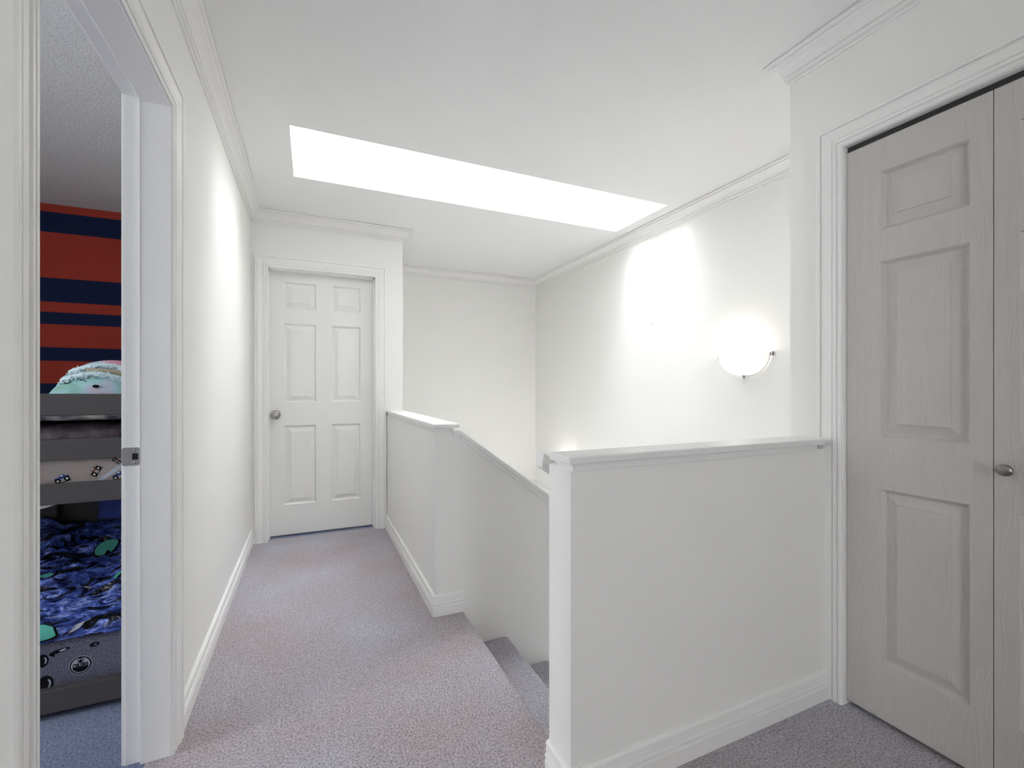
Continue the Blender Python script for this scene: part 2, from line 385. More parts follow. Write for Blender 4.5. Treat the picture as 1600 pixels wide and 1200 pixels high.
# far door
d1 = empty('door_1', (0, YF, 0))
dl = leaf('door_leaf', d1, Matrix.Translation((FD[0]+.003, 3.84, 0)), FD[1]-FD[0]-.006, .012, 2.006,
          [(.100, .323), (.435, .652)], ROWS, DOOR)
m = MB(); g_ = .02
m.box(FD[0]-g_, FD[0], YF-.004, YF+.122, 0, FD[2]+g_); m.box(FD[1], FD[1]+g_, YF-.004, YF+.122, 0, FD[2]+g_); m.box(FD[0], FD[1], YF-.004, YF+.122, FD[2], FD[2]+g_)
m.box(FD[0], FD[0]+.010, 3.80, 3.838, 0, FD[2]); m.box(FD[1]-.010, FD[1], 3.80, 3.838, 0, FD[2]); m.box(FD[0], FD[1], 3.80, 3.838, FD[2]-.010, FD[2])
m.build('jamb', TRIM, d1)
casing(d1, lambda u, n_, z: (u, YF-n_, z), FD[0]-.002, FD[1]+.002, FD[2]+.002)
KN = [(.031, 0), (.032, .004), (.027, .009), (.013, .012), (.011, .026), (.016, .031), (.027, .038), (.033, .049), (.034, .056), (.030, .064), (.020, .070), (.008, .0725), (0, .073)]
m = MB(); m.lathe(KN, 32, Matrix.Translation((-.240, 3.84, .928)) @ Matrix.Rotation(PI/2, 4, 'X'))
m.build('door_knob', NICKEL, dl); dl.children[-1]['label'] = 'round satin nickel knob'
struct(d1, 'closed white six panel door at the end of the hall', 'door')

# bifold closet
d2 = empty('door_2', (XR, CD[1], 0))
LW = .379
for k, (nm) in enumerate(('bifold_leaf', 'bifold_leaf')):
    # local x runs along -y of the world, front faces -x
    y_start = .9885 - k*(LW+.002)
    mtx = Matrix.Translation((1.750, y_start, 0)) @ Matrix.Rotation(-PI/2, 4, 'Z')
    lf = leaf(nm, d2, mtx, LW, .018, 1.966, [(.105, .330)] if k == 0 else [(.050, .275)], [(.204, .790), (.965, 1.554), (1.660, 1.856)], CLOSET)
    if k == 1:
        CK = [(.009, 0), (.008, .004), (.007, .010), (.009, .013), (.0165, .017), (.019, .022), (.0175, .027), (.010, .031), (0, .032)]
        m = MB(); m.lathe(CK, 28, Matrix.Translation((1.750, .580, .905)) @ Matrix.Rotation(-PI/2, 4, 'Y') @ Matrix.Diagonal((.86, .98, 1, 1)))
        kb = m.build('closet_knob', DARKN, lf); kb['label'] = 'small oval dark nickel pull knob'
m = MB()
m.box(XR-.004, XR+.117, CD[1], CD[1]+g_, 0, CD[2]+g_); m.box(XR-.004, XR+.117, CD[0]-g_, CD[0], 0, CD[2]+g_); m.box(XR-.004, XR+.117, CD[0], CD[1], CD[2], CD[2]+g_)
m.build('jamb', TRIM, d2)
MB().box(1.756, 1.782, CD[0]+.002, CD[1]-.002, 1.968, CD[2]).build('bifold_track', TRACKM, d2)
MB().box(XR+.117, XR+.135, CD[0]-.02, CD[1]+.02, 0, CD[2]+.02).build('closet_shade_sheet', BLACK, d2)  # black sheet standing in for the unlit closet interior
casing(d2, lambda u, n_, z: (XR-n_, u, z), CD[0]-.002, CD[1]+.002, CD[2]+.002)
struct(d2, 'white bifold closet doors with moulded panels on the right', 'closet door')

# left doorway: casing, rebated jamb, strike plate
d3 = empty('door_3', (XL, LD[1], 0))
casing(d3, lambda u, n_, z: (XL+n_, u, z), LD[0]-.002, LD[1]+.002, LD[2]+.002)
XC = -.468   # where the rebate starts
m = MB()
m.box(XC, XL+.004, LD[1], LD[1]+.03, 0, LD[2]+.03); m.box(XC, XL+.004, LD[0]-.03, LD[0], 0, LD[2]+.03); m.box(XC, XL+.004, LD[0], LD[1], LD[2], LD[2]+.03)
m.box(XL-TW-.003, XC, LD[1]+.012, LD[1]+.03, 0, LD[2]+.03); m.box(XL-TW-.003, XC, LD[0]-.03, LD[0]-.012, 0, LD[2]+.03); m.box(XL-TW-.003, XC, LD[0]-.012, LD[1]+.012, LD[2]+.012, LD[2]+.03)
m.build('jamb', TRIM, d3, bevel=.0015, seg=1)
casing(d3, lambda u, n_, z: (XL-TW-n_, u, z), LD[0]-.016, LD[1]+.016, LD[2]+.016)
# strike plate with lip, painted hole and screws
sp_y = LD[1]+.012
m = MB()
z0, z1 = .897, .951
def rr(x0, x1, z0, z1, r_, n=4):
    p = []
    for cx, cz, a in ((x1-r_, z1-r_, 0), (x0+r_, z1-r_, PI/2), (x0+r_, z0+r_, PI), (x1-r_, z0+r_, 3*PI/2)):
        for i in range(n+1): p.append((cx+r_*math.cos(a+PI/2*i/n), cz+r_*math.sin(a+PI/2*i/n)))
    return p
m.prism(rr(-.514, -.4715, z0, z1, .006), 'y', sp_y-.0022, sp_y-.0002)
plate = m.build('strike_plate', STEEL, d3); plate['label'] = 'steel latch strike plate'
MB().prism(rr(-.4895, -.4745, .914, .934, .003), 'y', sp_y-.0027, sp_y-.0023).build('latch_hole_shade', BLACK, plate)  # black patch on the plate, painted for the dark depth of the hole
for zz in (.905, .943):
    MB().lathe([(0, .0016), (.0025, .0014), (.0034, 0)], 14, Matrix.Translation((-.483, sp_y-.0022, zz)) @ Matrix.Rotation(PI/2, 4, 'X')).build('screw', DARKN, plate)
MB().tube([(-.5155, sp_y-.002+.0015*i, .9005+(i % 2)*0) for i in range(0, 2)], .001).build('lip_edge', STEEL, plate)
struct(d3, 'white cased doorway opening into the bedroom on the left', 'doorway')
# ------------------------------------------------------------------ bedroom shell
ORANGE = mat('orange_paint', (0.30, 0.036, 0.022), .8, bump=(160, .15, .002), spec=.15)
NAVY = mat('navy_paint', (0.004, 0.010, 0.045), .75, bump=(160, .15, .002), spec=.15)
BWALL = mat('bedroom_wall_paint', (0.42, 0.44, 0.48), .8)
bands = [CZ, 2.364, 2.222, 1.902, 1.734, 1.662, 1.577, 1.415, 1.320, 1.161, 1.068, .80, .60, 0]
m = MB()
for i in range(len(bands)-1):
    m.box(BX0, BX1, BY1, BY1+.10, bands[i+1], bands[i], i % 2)
struct(m.build('wall_bedroom_far', [ORANGE, NAVY]), 'bedroom wall painted in orange and navy horizontal stripes', 'wall')
m = MB()
m.box(BX0-.12, BX0, BY0-.1, BW[0], 0, CZ); m.box(BX0-.12, BX0, BW[1], BY1+.1, 0, CZ); m.box(BX0-.12, BX0, BW[0], BW[1], 0, BW[2]); m.box(BX0-.12, BX0, BW[0], BW[1], BW[3], CZ)
m.box(BX0, BX1, BY0-.1, BY0, 0, CZ)
struct(m.build('wall_bedroom_side', BWALL), 'plain bedroom walls out of view with a window', 'wall')
struct(MB().box(BX0-.12, BX1+.0, BY0-.1, BY1+.1, CZ, CZ+.12).build('ceiling_bedroom', BCEIL), 'speckled textured grey ceiling of the bedroom', 'ceiling')
struct(MB().box(BX0-.12, XL-.06, BY0-.1, BY1+.1, -.25, 0).build('floor_bedroom', BCARPET), 'bedroom floor carpet with blue window light in its colour', 'carpet')
bw = empty('window_2', (BX0, BW[0], BW[2]))
m = MB()
for a in ((BW[0]-.04, BW[0]+.03, BW[2], BW[3]), (BW[1]-.03, BW[1]+.04, BW[2], BW[3]), (BW[0], BW[1], BW[2]-.04, BW[2]+.03), (BW[0], BW[1], BW[3]-.03, BW[3]+.04), ((BW[0]+BW[1])/2-.02, (BW[0]+BW[1])/2+.02, BW[2], BW[3])):
    m.box(BX0-.05, BX0+.012, *a)
m.build('window_frame', TRIM, bw)
MB().box(BX0-.045, BX0-.04, BW[0], BW[1], BW[2], BW[3]).build('pane', PANE, bw)
struct(bw, 'bedroom window out of view', 'window')
def cross_window(name, X0_, X1_, Z0_, Z1_, Y_, sg, label):
    """window in a wall of constant y; sg = +1 when the outside is towards +y"""
    r_ = empty(name, (X0_, Y_, Z0_)); m = MB()
    for a, c_ in (((X0_-.04, X0_+.03), (Z0_, Z1_)), ((X1_-.03, X1_+.04), (Z0_, Z1_)), ((X0_, X1_), (Z0_-.04, Z0_+.03)), ((X0_, X1_), (Z1_-.03, Z1_+.04)), (((X0_+X1_)/2-.02, (X0_+X1_)/2+.02), (Z0_, Z1_))):
        m.box(*a, *sorted((Y_+sg*.05, Y_-sg*.012)), *c_)
    m.build('window_frame', TRIM, r_)
    MB().box(X0_, X1_, *sorted((Y_+sg*.045, Y_+sg*.04)), Z0_, Z1_).build('pane', PANE, r_)
    return struct(r_, label, 'window')
cross_window('fill_window_3', *HW, YN, -1, 'added fill light window behind the camera')  # unseen window, added to light the near half wall
cross_window('fill_window_4', *SW, YK, 1, 'added ambient light window on the storey below')  # unseen window, added to brighten ceiling and stairwell from below

# ------------------------------------------------------------------ bunk bed and bedding
BEDM = mat('grey_bed_paint', (0.075, 0.068, 0.068), .5, bump=(60, .06, .001))
BYF, BYR, BL, BR = 2.030, 3.080, -2.55, -.535
bed = empty('bunk_bed', (BR, BYF, 0))
def rail(name, z0, z1, y0=BYF, th=.022, dz=0.0):
    m = MB(); zs = (z0, z1)
    p = [(BL, z0), (BR, z0), (BR, z1-dz), (BL, z1+dz*3)]
    m.prism(p, 'y', y0, y0+th); return m.build(name, BEDM, bed, bevel=.003)
rail('guard_rail', 1.035, 1.112, dz=.004); rail('guard_rail', .882, .954); rail('side_rail', .733, .803); rail('side_rail', .028, .106, th=.028)
for z0, z1 in ((.882, .954), (.733, .803), (.028, .106)): rail('rear_rail', z0, z1, BYR-.022)
for x_ in (BL, BR-.05):
    for y_ in (BYF+.030, BYR-.075): MB().box(x_, x_+.045, y_, y_+.045, 0, 1.12).build('bed_post', BEDM, bed, bevel=.003)
MB().box(-1.215, -1.172, BYR-.06, BYR-.024, .03, .95).build('bed_post', BEDM, bed, bevel=.003)
MB().box(BL+.045, BR-.045, BYR-.012, BYR-.002, .106, .80).build('added_back_panel', BEDM, bed)  # panel added to keep the space under the upper bunk dark
for k in range(9):
    x_ = BL+.12+k*.22
    MB().box(x_, x_+.07, BYF+.03, BYR-.03, .735, .753).build('bed_slat', BEDM, bed)
tag(bed, 'low grey painted bunk bed seen through the doorway', 'bunk bed')

def weave_mat(name, c1, c2, scale):
    m = mat(name, c1, .95, bump=(scale, .7, .003), spec=.05, mottle=(c2, scale*.8)); return m
SHEET = weave_mat('heather_grey_sheet', (0.085, 0.085, 0.125), (0.33, 0.33, 0.43), 330)
BEIGE = mat('beige_sheet', (0.55, 0.48, 0.45), .85, bump=(14, .5, .02), spec=.1)
INK = mat('black_print', (0.006, 0.006, 0.008), .8, spec=.1)
PALE = mat('pale_grey_print', (0.42, 0.44, 0.50), .8, spec=.1)
WHITEP = mat('white_print', (0.75, 0.75, 0.72), .8, spec=.1)
NAVYP = mat('navy_print', (0.02, 0.045, 0.19), .8, spec=.1)
BROWNP = mat('brown_print', (0.16, 0.07, 0.04), .8, spec=.1)
TEALP = mat('teal_print', (0.10, 0.42, 0.34), .8, spec=.1)
def round_slab(x0, x1, y0, y1, z0, z1, r_, n=5):
    """soft mattress body: rounded top and bottom front/back edges"""
    p = []
    for cy, cz, a in ((y1-r_, z1-r_, 0), (y0+r_, z1-r_, PI/2), (y0+r_, z0+r_, PI), (y1-r_, z0+r_, 3*PI/2)):
        for i in range(n+1): p.append((cy+r_*math.cos(a+PI/2*i/n), cz+r_*math.sin(a+PI/2*i/n)))
    return MB().prism(p, 'x', x0, x1, smooth=True)
def disc(m, cx, cz, rx, rz, y, k=0, n=28, rot=0.0, th=.0006):
    pts = []
    for i in range(n):
        a = 2*PI*i/n; u, v = rx*math.cos(a), rz*math.sin(a)
        pts.append((cx+u*math.cos(rot)-v*math.sin(rot), cz+u*math.sin(rot)+v*math.cos(rot)))
    m.prism(pts, 'y', y-th, y, k); return m
def poly(m, pts, y, k=0, th=.0006): m.prism(pts, 'y', y-th, y, k); return m

MY = 2.060   # front of the mattresses
mt = round_slab(BL+.05, BR-.05, MY, BYR-.03, .035, .262, .035).build('lower_mattress', SHEET)
tag(mt, 'lower mattress in a grey sheet printed with black team emblems', 'mattress')
# round team emblem
cx, cz, R_ = -.736, .160, .0300
m = MB()
disc(m, cx, cz, R_*1.06, R_*1.06, MY-.0002, 1); disc(m, cx, cz, R_, R_, MY-.0008, 0); disc(m, cx, cz, R_*.86, R_*.86, MY-.0014, 1)
dr = MB()
low = [(cx+R_*.78*math.cos(a), cz+R_*.78*math.sin(a)) for a in [PI+.27 + (PI-.54)*i/20 for i in range(21)]]
poly(m, low, MY-.0020, 0)
disc(m, cx, cz+R_*.58, R_*.30, R_*.30, MY-.0020, 0); disc(m, cx, cz+R_*.56, R_*.225, R_*.225, MY-.0026, 1)
drop = [(cx+R_*.17*math.sin(a)*(1 if a < PI else 1), cz+R_*.50-R_*.17*math.cos(a)) for a in [2*PI*i/24 for i in range(24)]]
drop = [(x_, z_ + (R_*.16 if abs(x_-cx) < R_*.03 and z_ > cz+R_*.55 else 0)) for x_, z_ in drop]
poly(m, drop, MY-.0032, 0)
em = m.build('emblem', [INK, PALE], mt); em['label'] = 'round black and grey team emblem'
def text_mesh(name, body, size, mtx, material, parent, extrude=.0004):
    cu = bpy.data.curves.new(name, 'FONT'); cu.body = body; cu.size = size; cu.align_x = 'CENTER'; cu.align_y = 'CENTER'; cu.extrude = extrude
    cu.offset = size*.035
    to = bpy.data.objects.new(name+'_curve', cu); C.objects.link(to)
    bpy.context.view_layer.update()
    me = bpy.data.meshes.new_from_object(to.evaluated_get(bpy.context.evaluated_depsgraph_get()))
    bpy.data.objects.remove(to)
    me.name = name; me.materials.clear(); me.materials.append(material)
    o = bpy.data.objects.new(name, me); C.objects.link(o); o.matrix_world = mtx; o.parent = parent
    o.matrix_parent_inverse = parent.matrix_world.inverted(); return o
text_mesh('emblem_lettering', 'OILERS', .0160, Matrix.Translation((cx, MY-.0026, cz-.0008)) @ Matrix.Rotation(PI/2, 4, 'X') @ Matrix.Diagonal((.84, 1.30, 1, 1)), INK, em)
def emblem_blob(x_, z_, r_, inner=True, rot=0.0):
    m = MB(); disc(m, x_, z_, r_*.75, r_, MY-.0003, 0, rot=rot)
    if inner:
        pts = [(x_+r_*.5*math.cos(a), z_+r_*.62*math.sin(a)) for a in [-.9+1.9*i/8 for i in range(9)]] + [(x_+r_*.34*math.cos(a), z_+r_*.5*math.sin(a)) for a in [1.0-1.9*i/8 for i in range(9)]]
        poly(m, pts, MY-.0010, 1)
    o = m.build('emblem', [INK, PALE], mt); return o
emblem_blob(-.836, .198, .022); emblem_blob(-.828, .118, .028)
emblem_blob(-.60, .19, .025); emblem_blob(-.95, .16, .028); emblem_blob(-1.06, .10, .025)
m = MB(); disc(m, -.698, .2235, .014, .0075, MY-.0003, 0, rot=.15); poly(m, [(-.702, .222), (-.692, .226), (-.694, .222)], MY-.001, 1); m.build('emblem', [INK, PALE], mt)
m = MB(); disc(m, -.790, .2225, .026, .0065, MY-.0003, 0, rot=.2); disc(m, -.783, .224, .010, .003, MY-.001, 1, rot=.25)
for q in range(3): disc(m, -.816+q*.004, .215-q*.002, .0035, .005, MY-.0003, 0)
m.build('emblem', [INK, PALE], mt)

# rumpled duvet
DV = bpy.data.materials.new('blue_night_duvet'); DV.use_nodes = True; nt = DV.node_tree; b = nt.nodes['Principled BSDF']
b.inputs['Roughness'].default_value = .38; b.inputs['Specular IOR Level'].default_value = .7
tc = nt.nodes.new('ShaderNodeTexCoord')
n1 = nt.nodes.new('ShaderNodeTexNoise'); n1.inputs['Scale'].default_value = 11; n1.inputs['Detail'].default_value = 3; n1.inputs['Distortion'].default_value = 1.6
n2 = nt.nodes.new('ShaderNodeTexNoise'); n2.inputs['Scale'].default_value = 6; n2.inputs['Detail'].default_value = 1; n2.inputs['Distortion'].default_value = 2.2
mp = nt.nodes.new('ShaderNodeMapping'); mp.inputs['Scale'].default_value = (1.0, 1.6, 1.6)
nt.links.new(tc.outputs['Object'], mp.inputs[0])
for n in (n1, n2): nt.links.new(mp.outputs[0], n.inputs['Vector'])
ra = nt.nodes.new('ShaderNodeValToRGB'); cr = ra.color_ramp
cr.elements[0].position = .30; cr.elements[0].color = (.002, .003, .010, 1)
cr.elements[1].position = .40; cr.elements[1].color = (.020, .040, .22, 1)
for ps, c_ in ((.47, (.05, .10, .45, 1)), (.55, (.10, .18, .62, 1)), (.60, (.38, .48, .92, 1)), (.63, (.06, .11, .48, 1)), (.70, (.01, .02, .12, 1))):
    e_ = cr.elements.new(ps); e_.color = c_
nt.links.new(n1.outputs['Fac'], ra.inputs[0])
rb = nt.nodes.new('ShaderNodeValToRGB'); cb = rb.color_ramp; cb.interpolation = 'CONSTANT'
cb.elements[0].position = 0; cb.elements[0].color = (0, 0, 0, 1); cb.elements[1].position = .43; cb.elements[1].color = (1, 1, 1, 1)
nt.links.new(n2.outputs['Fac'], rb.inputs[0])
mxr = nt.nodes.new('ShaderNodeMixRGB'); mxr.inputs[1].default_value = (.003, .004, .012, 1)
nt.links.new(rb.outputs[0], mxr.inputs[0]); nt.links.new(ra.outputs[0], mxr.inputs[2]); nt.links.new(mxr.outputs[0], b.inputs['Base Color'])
nb = nt.nodes.new('ShaderNodeTexNoise'); nb.inputs['Scale'].default_value = 26; nb.inputs['Detail'].default_value = 3; nb.inputs['Distortion'].default_value = 1.2
nt.links.new(tc.outputs['Object'], nb.inputs['Vector'])
bp = nt.nodes.new('ShaderNodeBump'); bp.inputs['Strength'].default_value = .7; bp.inputs['Distance'].default_value = .03
nt.links.new(nb.outputs['Fac'], bp.inputs['Height']); nt.links.new(bp.outputs[0], b.inputs['Normal'])
def duvet_z(x_, y_):
    t_ = (y_-2.05)/.95
    h = .300 + .135*max(0, t_)**.8
    v = noise.noise(Vector((x_*4.2, y_*5.5, 2.0)))*.034 + (abs(noise.noise(Vector((x_*7+y_*4, y_*13, 5.0))))*1.0)*.060 + abs(noise.noise(Vector((x_*17-y_*6, y_*27, 9))))*.022
    return h + v*min(1, max(.25, t_*4))
def duvet_pt(x_, s_):
    if s_ < .045:                      # drape over the front edge
        a = s_/.045; z = .262 + .038*a + .004*noise.noise(Vector((x_*14, 1, 1)))
        return (x_, 2.048 - .006*math.sin(PI*a) + .004*noise.noise(Vector((x_*9, 3, 3))), z)
    y_ = 2.05 + (s_-.045)/(1-.045)*.95
    return (x_, y_, duvet_z(x_, y_))
nx, ny = 220, 130
x0, x1 = BL+.07, BR-.06
vs_ = [duvet_pt(x0+(x1-x0)*i/nx, j/ny) for j in range(ny+1) for i in range(nx+1)]
m = MB(); m.add(vs_, [(j*(nx+1)+i, j*(nx+1)+i+1, (j+1)*(nx+1)+i+1, (j+1)*(nx+1)+i) for j in range(ny) for i in range(nx)], 0, True)
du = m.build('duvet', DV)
if du.data.polygons[len(du.data.polygons)//2].normal.z < 0: du.data.flip_normals()
so = du.modifiers.new('thickness', 'SOLIDIFY'); so.thickness = .010; so.offset = -1
tag(du, 'rumpled dark blue duvet with green leaf print on the lower bunk', 'duvet')
def on_duvet(name, cx_, cy_, outline, material):
    """print motif that follows the duvet surface"""
    pts = [(cx_+u, cy_+v) for u, v in outline]
    def P(x_, y_): 
        if y_ < 2.05: return (x_, 2.040, .300-(2.05-y_))
        return (x_, y_-.0025, duvet_z(x_, y_)+.004)
    vs2 = [P(cx_, cy_)] + [P(*p) for p in pts]
    n = len(pts); mm = MB(); mm.add(vs2, [(0, i+1, (i+1) % n+1) for i in range(n)], 0, True)
    o = mm.build(name, material, du); return o
def leafshape(l, wd, rot, n=16):
    p = []
    for i in range(n):
        a = 2*PI*i/n; u = l*math.cos(a); v = wd*math.sin(a)*(1-.35*math.cos(a))
        p.append((u*math.cos(rot)-v*math.sin(rot), u*math.sin(rot)+v*math.cos(rot)))
    return p
for cx_, cy_, l, wd, ro in ((-.838, 2.045, .045, .022, -.2), (-.845, 2.62, .042, .026, .5), (-.70, 2.32, .03, .006, .7), (-.98, 2.40, .04, .02, .3)):
    on_duvet('leaf_outline', cx_, cy_-.0, leafshape(l*1.18, wd*1.25, ro), INK)
    o = on_duvet('leaf_print', cx_, cy_, leafshape(l, wd, ro), TEALP); o.location.z += .0022; o.location.y -= .0015
for cx_, cy_, l, wd, ro in ((-.735, 2.052, .03, .004, .5), (-.70, 2.060, .028, .014, .6), (-.78, 2.30, .03, .004, .4), (-.64, 2.42, .02, .008, 1.1)):
    on_duvet('pale_print', cx_, cy_, leafshape(l, wd, ro), PALE if wd != .014 else INK)
# blue cushion at the back of the lower bunk
FUZZ = mat('blue_fleece', (0.09, 0.14, 0.50), 1.0, bump=(260, 1.0, .01), spec=.05, mottle=((0.14, 0.20, 0.62), 120))
def pillow(name, cx_, cy_, cz_, sx, sy, sz, rot, material, n=24, seed=0):
    vs3 = []; 
    for s_ in (1, -1):
        for j in range(n+1):
            for i in range(n+1):
                u, v = -1+2*i/n, -1+2*j/n
                e_ = max(0, (1-abs(u)**3.2)*(1-abs(v)**3.2))**.55
                vs3.append(rot @ Vector((u*sx*(1-.05*v*v), v*sy*(1-.05*u*u), s_*sz*e_*(1+.12*noise.noise(Vector((u*2, v*2, seed)))))) + Vector((cx_, cy_, cz_)))
    k = (n+1)**2; fs = []
    for j in range(n):
        for i in range(n):
            a = j*(n+1)+i; fs.append((a, a+1, a+n+2, a+n+1)); fs.append((k+a, k+a+n+1, k+a+n+2, k+a+1))
    mm = MB(); mm.add(vs3, fs, 0, True); return mm.build(name, material)
tag(pillow('fleece_cushion', -.755, 2.885, .610, .20, .14, .055, Matrix.Rotation(math.radians(62), 3, 'X'), FUZZ), 'blue fleece cushion at the back of the lower bunk', 'cushion')

# upper bunk bedding
um = round_slab(BL+.05, BR-.05, MY, BYR-.03, .756, .895, .03).build('upper_mattress', BEIGE)
tag(um, 'upper bunk mattress in a beige sheet printed with trucks', 'mattress')
def truck(cx_, cz_, s, rot, body):
    m = MB(); c_, s_ = math.cos(rot), math.sin(rot)
    T = lambda u, v: (cx_+s*(u*c_-v*s_), cz_+s*(u*s_+v*c_))
    y = MY-.0004
    poly(m, [T(*p) for p in ((-1.5, .35), (1.5, .35), (1.5, .8), (.9, .85), (.6, 1.3), (-.3, 1.3), (-.5, .85), (-1.5, .8))], y, 1)
    poly(m, [T(*p) for p in ((-.2, .9), (.5, .9), (.4, 1.18), (-.15, 1.18))], y-.0007, 2)
    for wx in (-.95, .95):
        a, b_ = T(wx, 0); disc(m, a, b_, s*.62, s*.62, y-.0007, 0); disc(m, a, b_, s*.24, s*.24, y-.0014, 2)
    poly(m, [T(*p) for p in ((-1.7, -.75), (1.7, -.75), (1.6, -.55), (-1.6, -.55))], y, 0)
    return m.build('truck_print', [INK, body, WHITEP], um)
truck(-.784, .812, .0135, .35, NAVYP); truck(-.693, .835, .0125, 1.1, BROWNP); truck(-.628, .812, .013, .4, NAVYP); truck(-.637, .868, .009, -.7, BROWNP); truck(-.93, .83, .013, .2, BROWNP)
m = MB(); poly(m, [(-.692, .803), (-.672, .803), (-.615, .850), (-.615, .868)], MY-.0003, 0); m.build('stripe_print', [PALE], um)
m = MB(); m.prism([(-.98, .765), (-.98, .715), (-.86, .712), (-.82, .722), (-.785, .734), (-.755, .733), (-.735, .745), (-.73, .765)], 'y', MY-.002, MY+.001)
m.build('sheet_corner', WHITEP, um)
PURP = mat('dusky_purple_blanket', (0.10, 0.075, 0.095), .6, bump=(20, .6, .02), spec=.3)
TRB = mat('patterned_pale_blanket', (0.62, 0.60, 0.52), .8, bump=(25, .5, .02), mottle=((0.03, 0.04, 0.09), 20))
def rolled(name, y0, y1, z0, z1, material, amp, seed):
    prof = []
    for i in range(20):
        a = 2*PI*i/20; ca, sa = math.cos(a), math.sin(a)
        prof.append(((y0+y1)/2 + (y1-y0)/2*math.copysign(abs(ca)**.6, ca), (z0+z1)/2 + (z1-z0)/2*math.copysign(abs(sa)**.6, sa)))
    nseg = 90; vs4 = []
    for k in range(nseg+1):
        x_ = BL+.10 + (BR-.10-BL-.10)*k/nseg
        for i, (y_, z_) in enumerate(prof):
            d_ = amp*noise.noise(Vector((x_*16, y_*9, z_*30+seed)))
            vs4.append((x_, y_+d_*.7, z_+d_))
    n = len(prof); fs = [(k*n+i, k*n+(i+1) % n, (k+1)*n+(i+1) % n, (k+1)*n+i) for k in range(nseg) for i in range(n)]
    fs += [tuple(range(n))[::-1], tuple(nseg*n+i for i in range(n))]
    mm = MB(); mm.add(vs4, fs, 0, True); return mm.build(name, material)
tag(rolled('dark_blanket', 2.072, 2.60, .905, 1.000, PURP, .008, 1), 'dusky purple folded blanket behind the guard rails', 'blanket')
tag(rolled('patterned_blanket', 2.066, 2.66, 1.010, 1.060, TRB, .004, 4), 'pale patterned blanket on top of the purple blanket', 'blanket')

# plush toy
def plush_mat():
    m = mat('pastel_plush', (0.50, 0.74, 0.78), .95, bump=(300, .8, .006), spec=.05); nt = m.node_tree; b = nt.nodes['Principled BSDF']
    tc = nt.nodes['Texture Coordinate']; n = nt.nodes.new('ShaderNodeTexNoise'); n.inputs['Scale'].default_value = 9; n.inputs['Detail'].default_value = 1
    nt.links.new(tc.outputs['Object'], n.inputs['Vector']); r_ = nt.nodes.new('ShaderNodeValToRGB'); cr = r_.color_ramp
    cr.elements[0].position = .34; cr.elements[0].color = (.80, .40, .50, 1); cr.elements[1].position = .46; cr.elements[1].color = (.60, .66, .80, 1)
    e_ = cr.elements.new(.54); e_.color = (.46, .74, .78, 1); e_ = cr.elements.new(.68); e_.color = (.34, .62, .55, 1)
    nt.links.new(n.outputs['Fac'], r_.inputs[0]); nt.links.new(r_.outputs[0], b.inputs['Base Color']); return m
PLUSH = plush_mat(); FUR = mat('pale_blue_fur', (0.82, 0.92, 0.95), 1.0, spec=.05, mottle=((0.50, 0.66, 0.74), 160)); TAN = mat('tan_plush', (0.42, 0.37, 0.27), .95, bump=(200, .6, .004), spec=.05)
PC = Vector((-.752, 2.40, 1.075)); PR = Vector((.185, .16, .170))
pl = empty('plush_toy', (PC.x, PC.y, 1.06))
def ell(c_, r_, material, name, parent, amp=0.0, n=40, fr=30, zmin=None):
    vs5 = []; 
    for j in range(n+1):
        th = PI*j/n
        for i in range(n*2):
            ph = PI*i/n; d_ = Vector((math.sin(th)*math.cos(ph), math.sin(th)*math.sin(ph), math.cos(th)))
            q = 1+amp*noise.noise(d_*fr)
            vs5.append((c_[0]+r_[0]*d_.x*q, c_[1]+r_[1]*d_.y*q, max(zmin if zmin is not None else -9, c_[2]+r_[2]*d_.z*q)))
    w_ = n*2; fs = [(j*w_+i, j*w_+(i+1) % w_, (j+1)*w_+(i+1) % w_, (j+1)*w_+i) for j in range(n) for i in range(w_)]
    mm = MB(); mm.add(vs5, fs, 0, True); return mm.build(name, material, parent)
ell(PC, PR, PLUSH, 'plush_body', pl, zmin=1.067)
ell(PC+Vector((-.055, -.045, -.02)), (.135, .125, .125), PLUSH, 'plush_head', pl, zmin=1.067)
def on_body(px, pz):   # front surface of the head/body ellipsoids at world x, z
    best = PC.y
    for c_, r_ in ((PC, PR), (PC+Vector((-.055, -.045, -.02)), Vector((.135, .125, .125)))):
        q = 1-((px-c_.x)/r_.x)**2-((pz-c_.z)/r_.z)**2
        if q > 0: best = min(best, c_.y-r_.y*math.sqrt(q))
    return best
def band(name, pts, r_, material, tuft=0.0):
    m = MB(); path = [(x_, on_body(x_, z_)-.001, z_) for x_, z_ in pts]
    m.tube(path, r_, 10)
    o = m.build(name, material, pl)
    if tuft:
        mm = MB(); rnd = random.Random(3)
        for x_, z_ in pts:
            for q in range(7):
                xx, zz = x_+rnd.uniform(-.006, .006), z_+rnd.uniform(-tuft, tuft); yy = on_body(xx, zz)-r_*.75
                d_ = Vector((rnd.uniform(-1, 1), -1.2, rnd.uniform(-1, 1))).normalized()*.011
                mm.tube([(xx, yy, zz), (xx+d_.x*.6, yy+d_.y*.6, zz+d_.z*.5), (xx+d_.x, yy+d_.y*.8, zz+d_.z*1.3)], [.0034, .0028, .0008], 5)
        f_ = mm.build('fur_tufts', FUR, pl); f_['kind'] = 'stuff'
    return o
arc = lambda x0, z0, x1, z1, sag, n=26: [(x0+(x1-x0)*i/n, z0+(z1-z0)*i/n + sag*math.sin(PI*i/n)) for i in range(n+1)]
band('fur_band', arc(-.880, 1.158, -.605, 1.110, .046), .011, FUR, .013)
band('fur_band', arc(-.862, 1.190, -.600, 1.150, .046), .011, FUR, .010)
band('tan_band', arc(-.800, 1.196, -.590, 1.128, .024), .010, TAN)
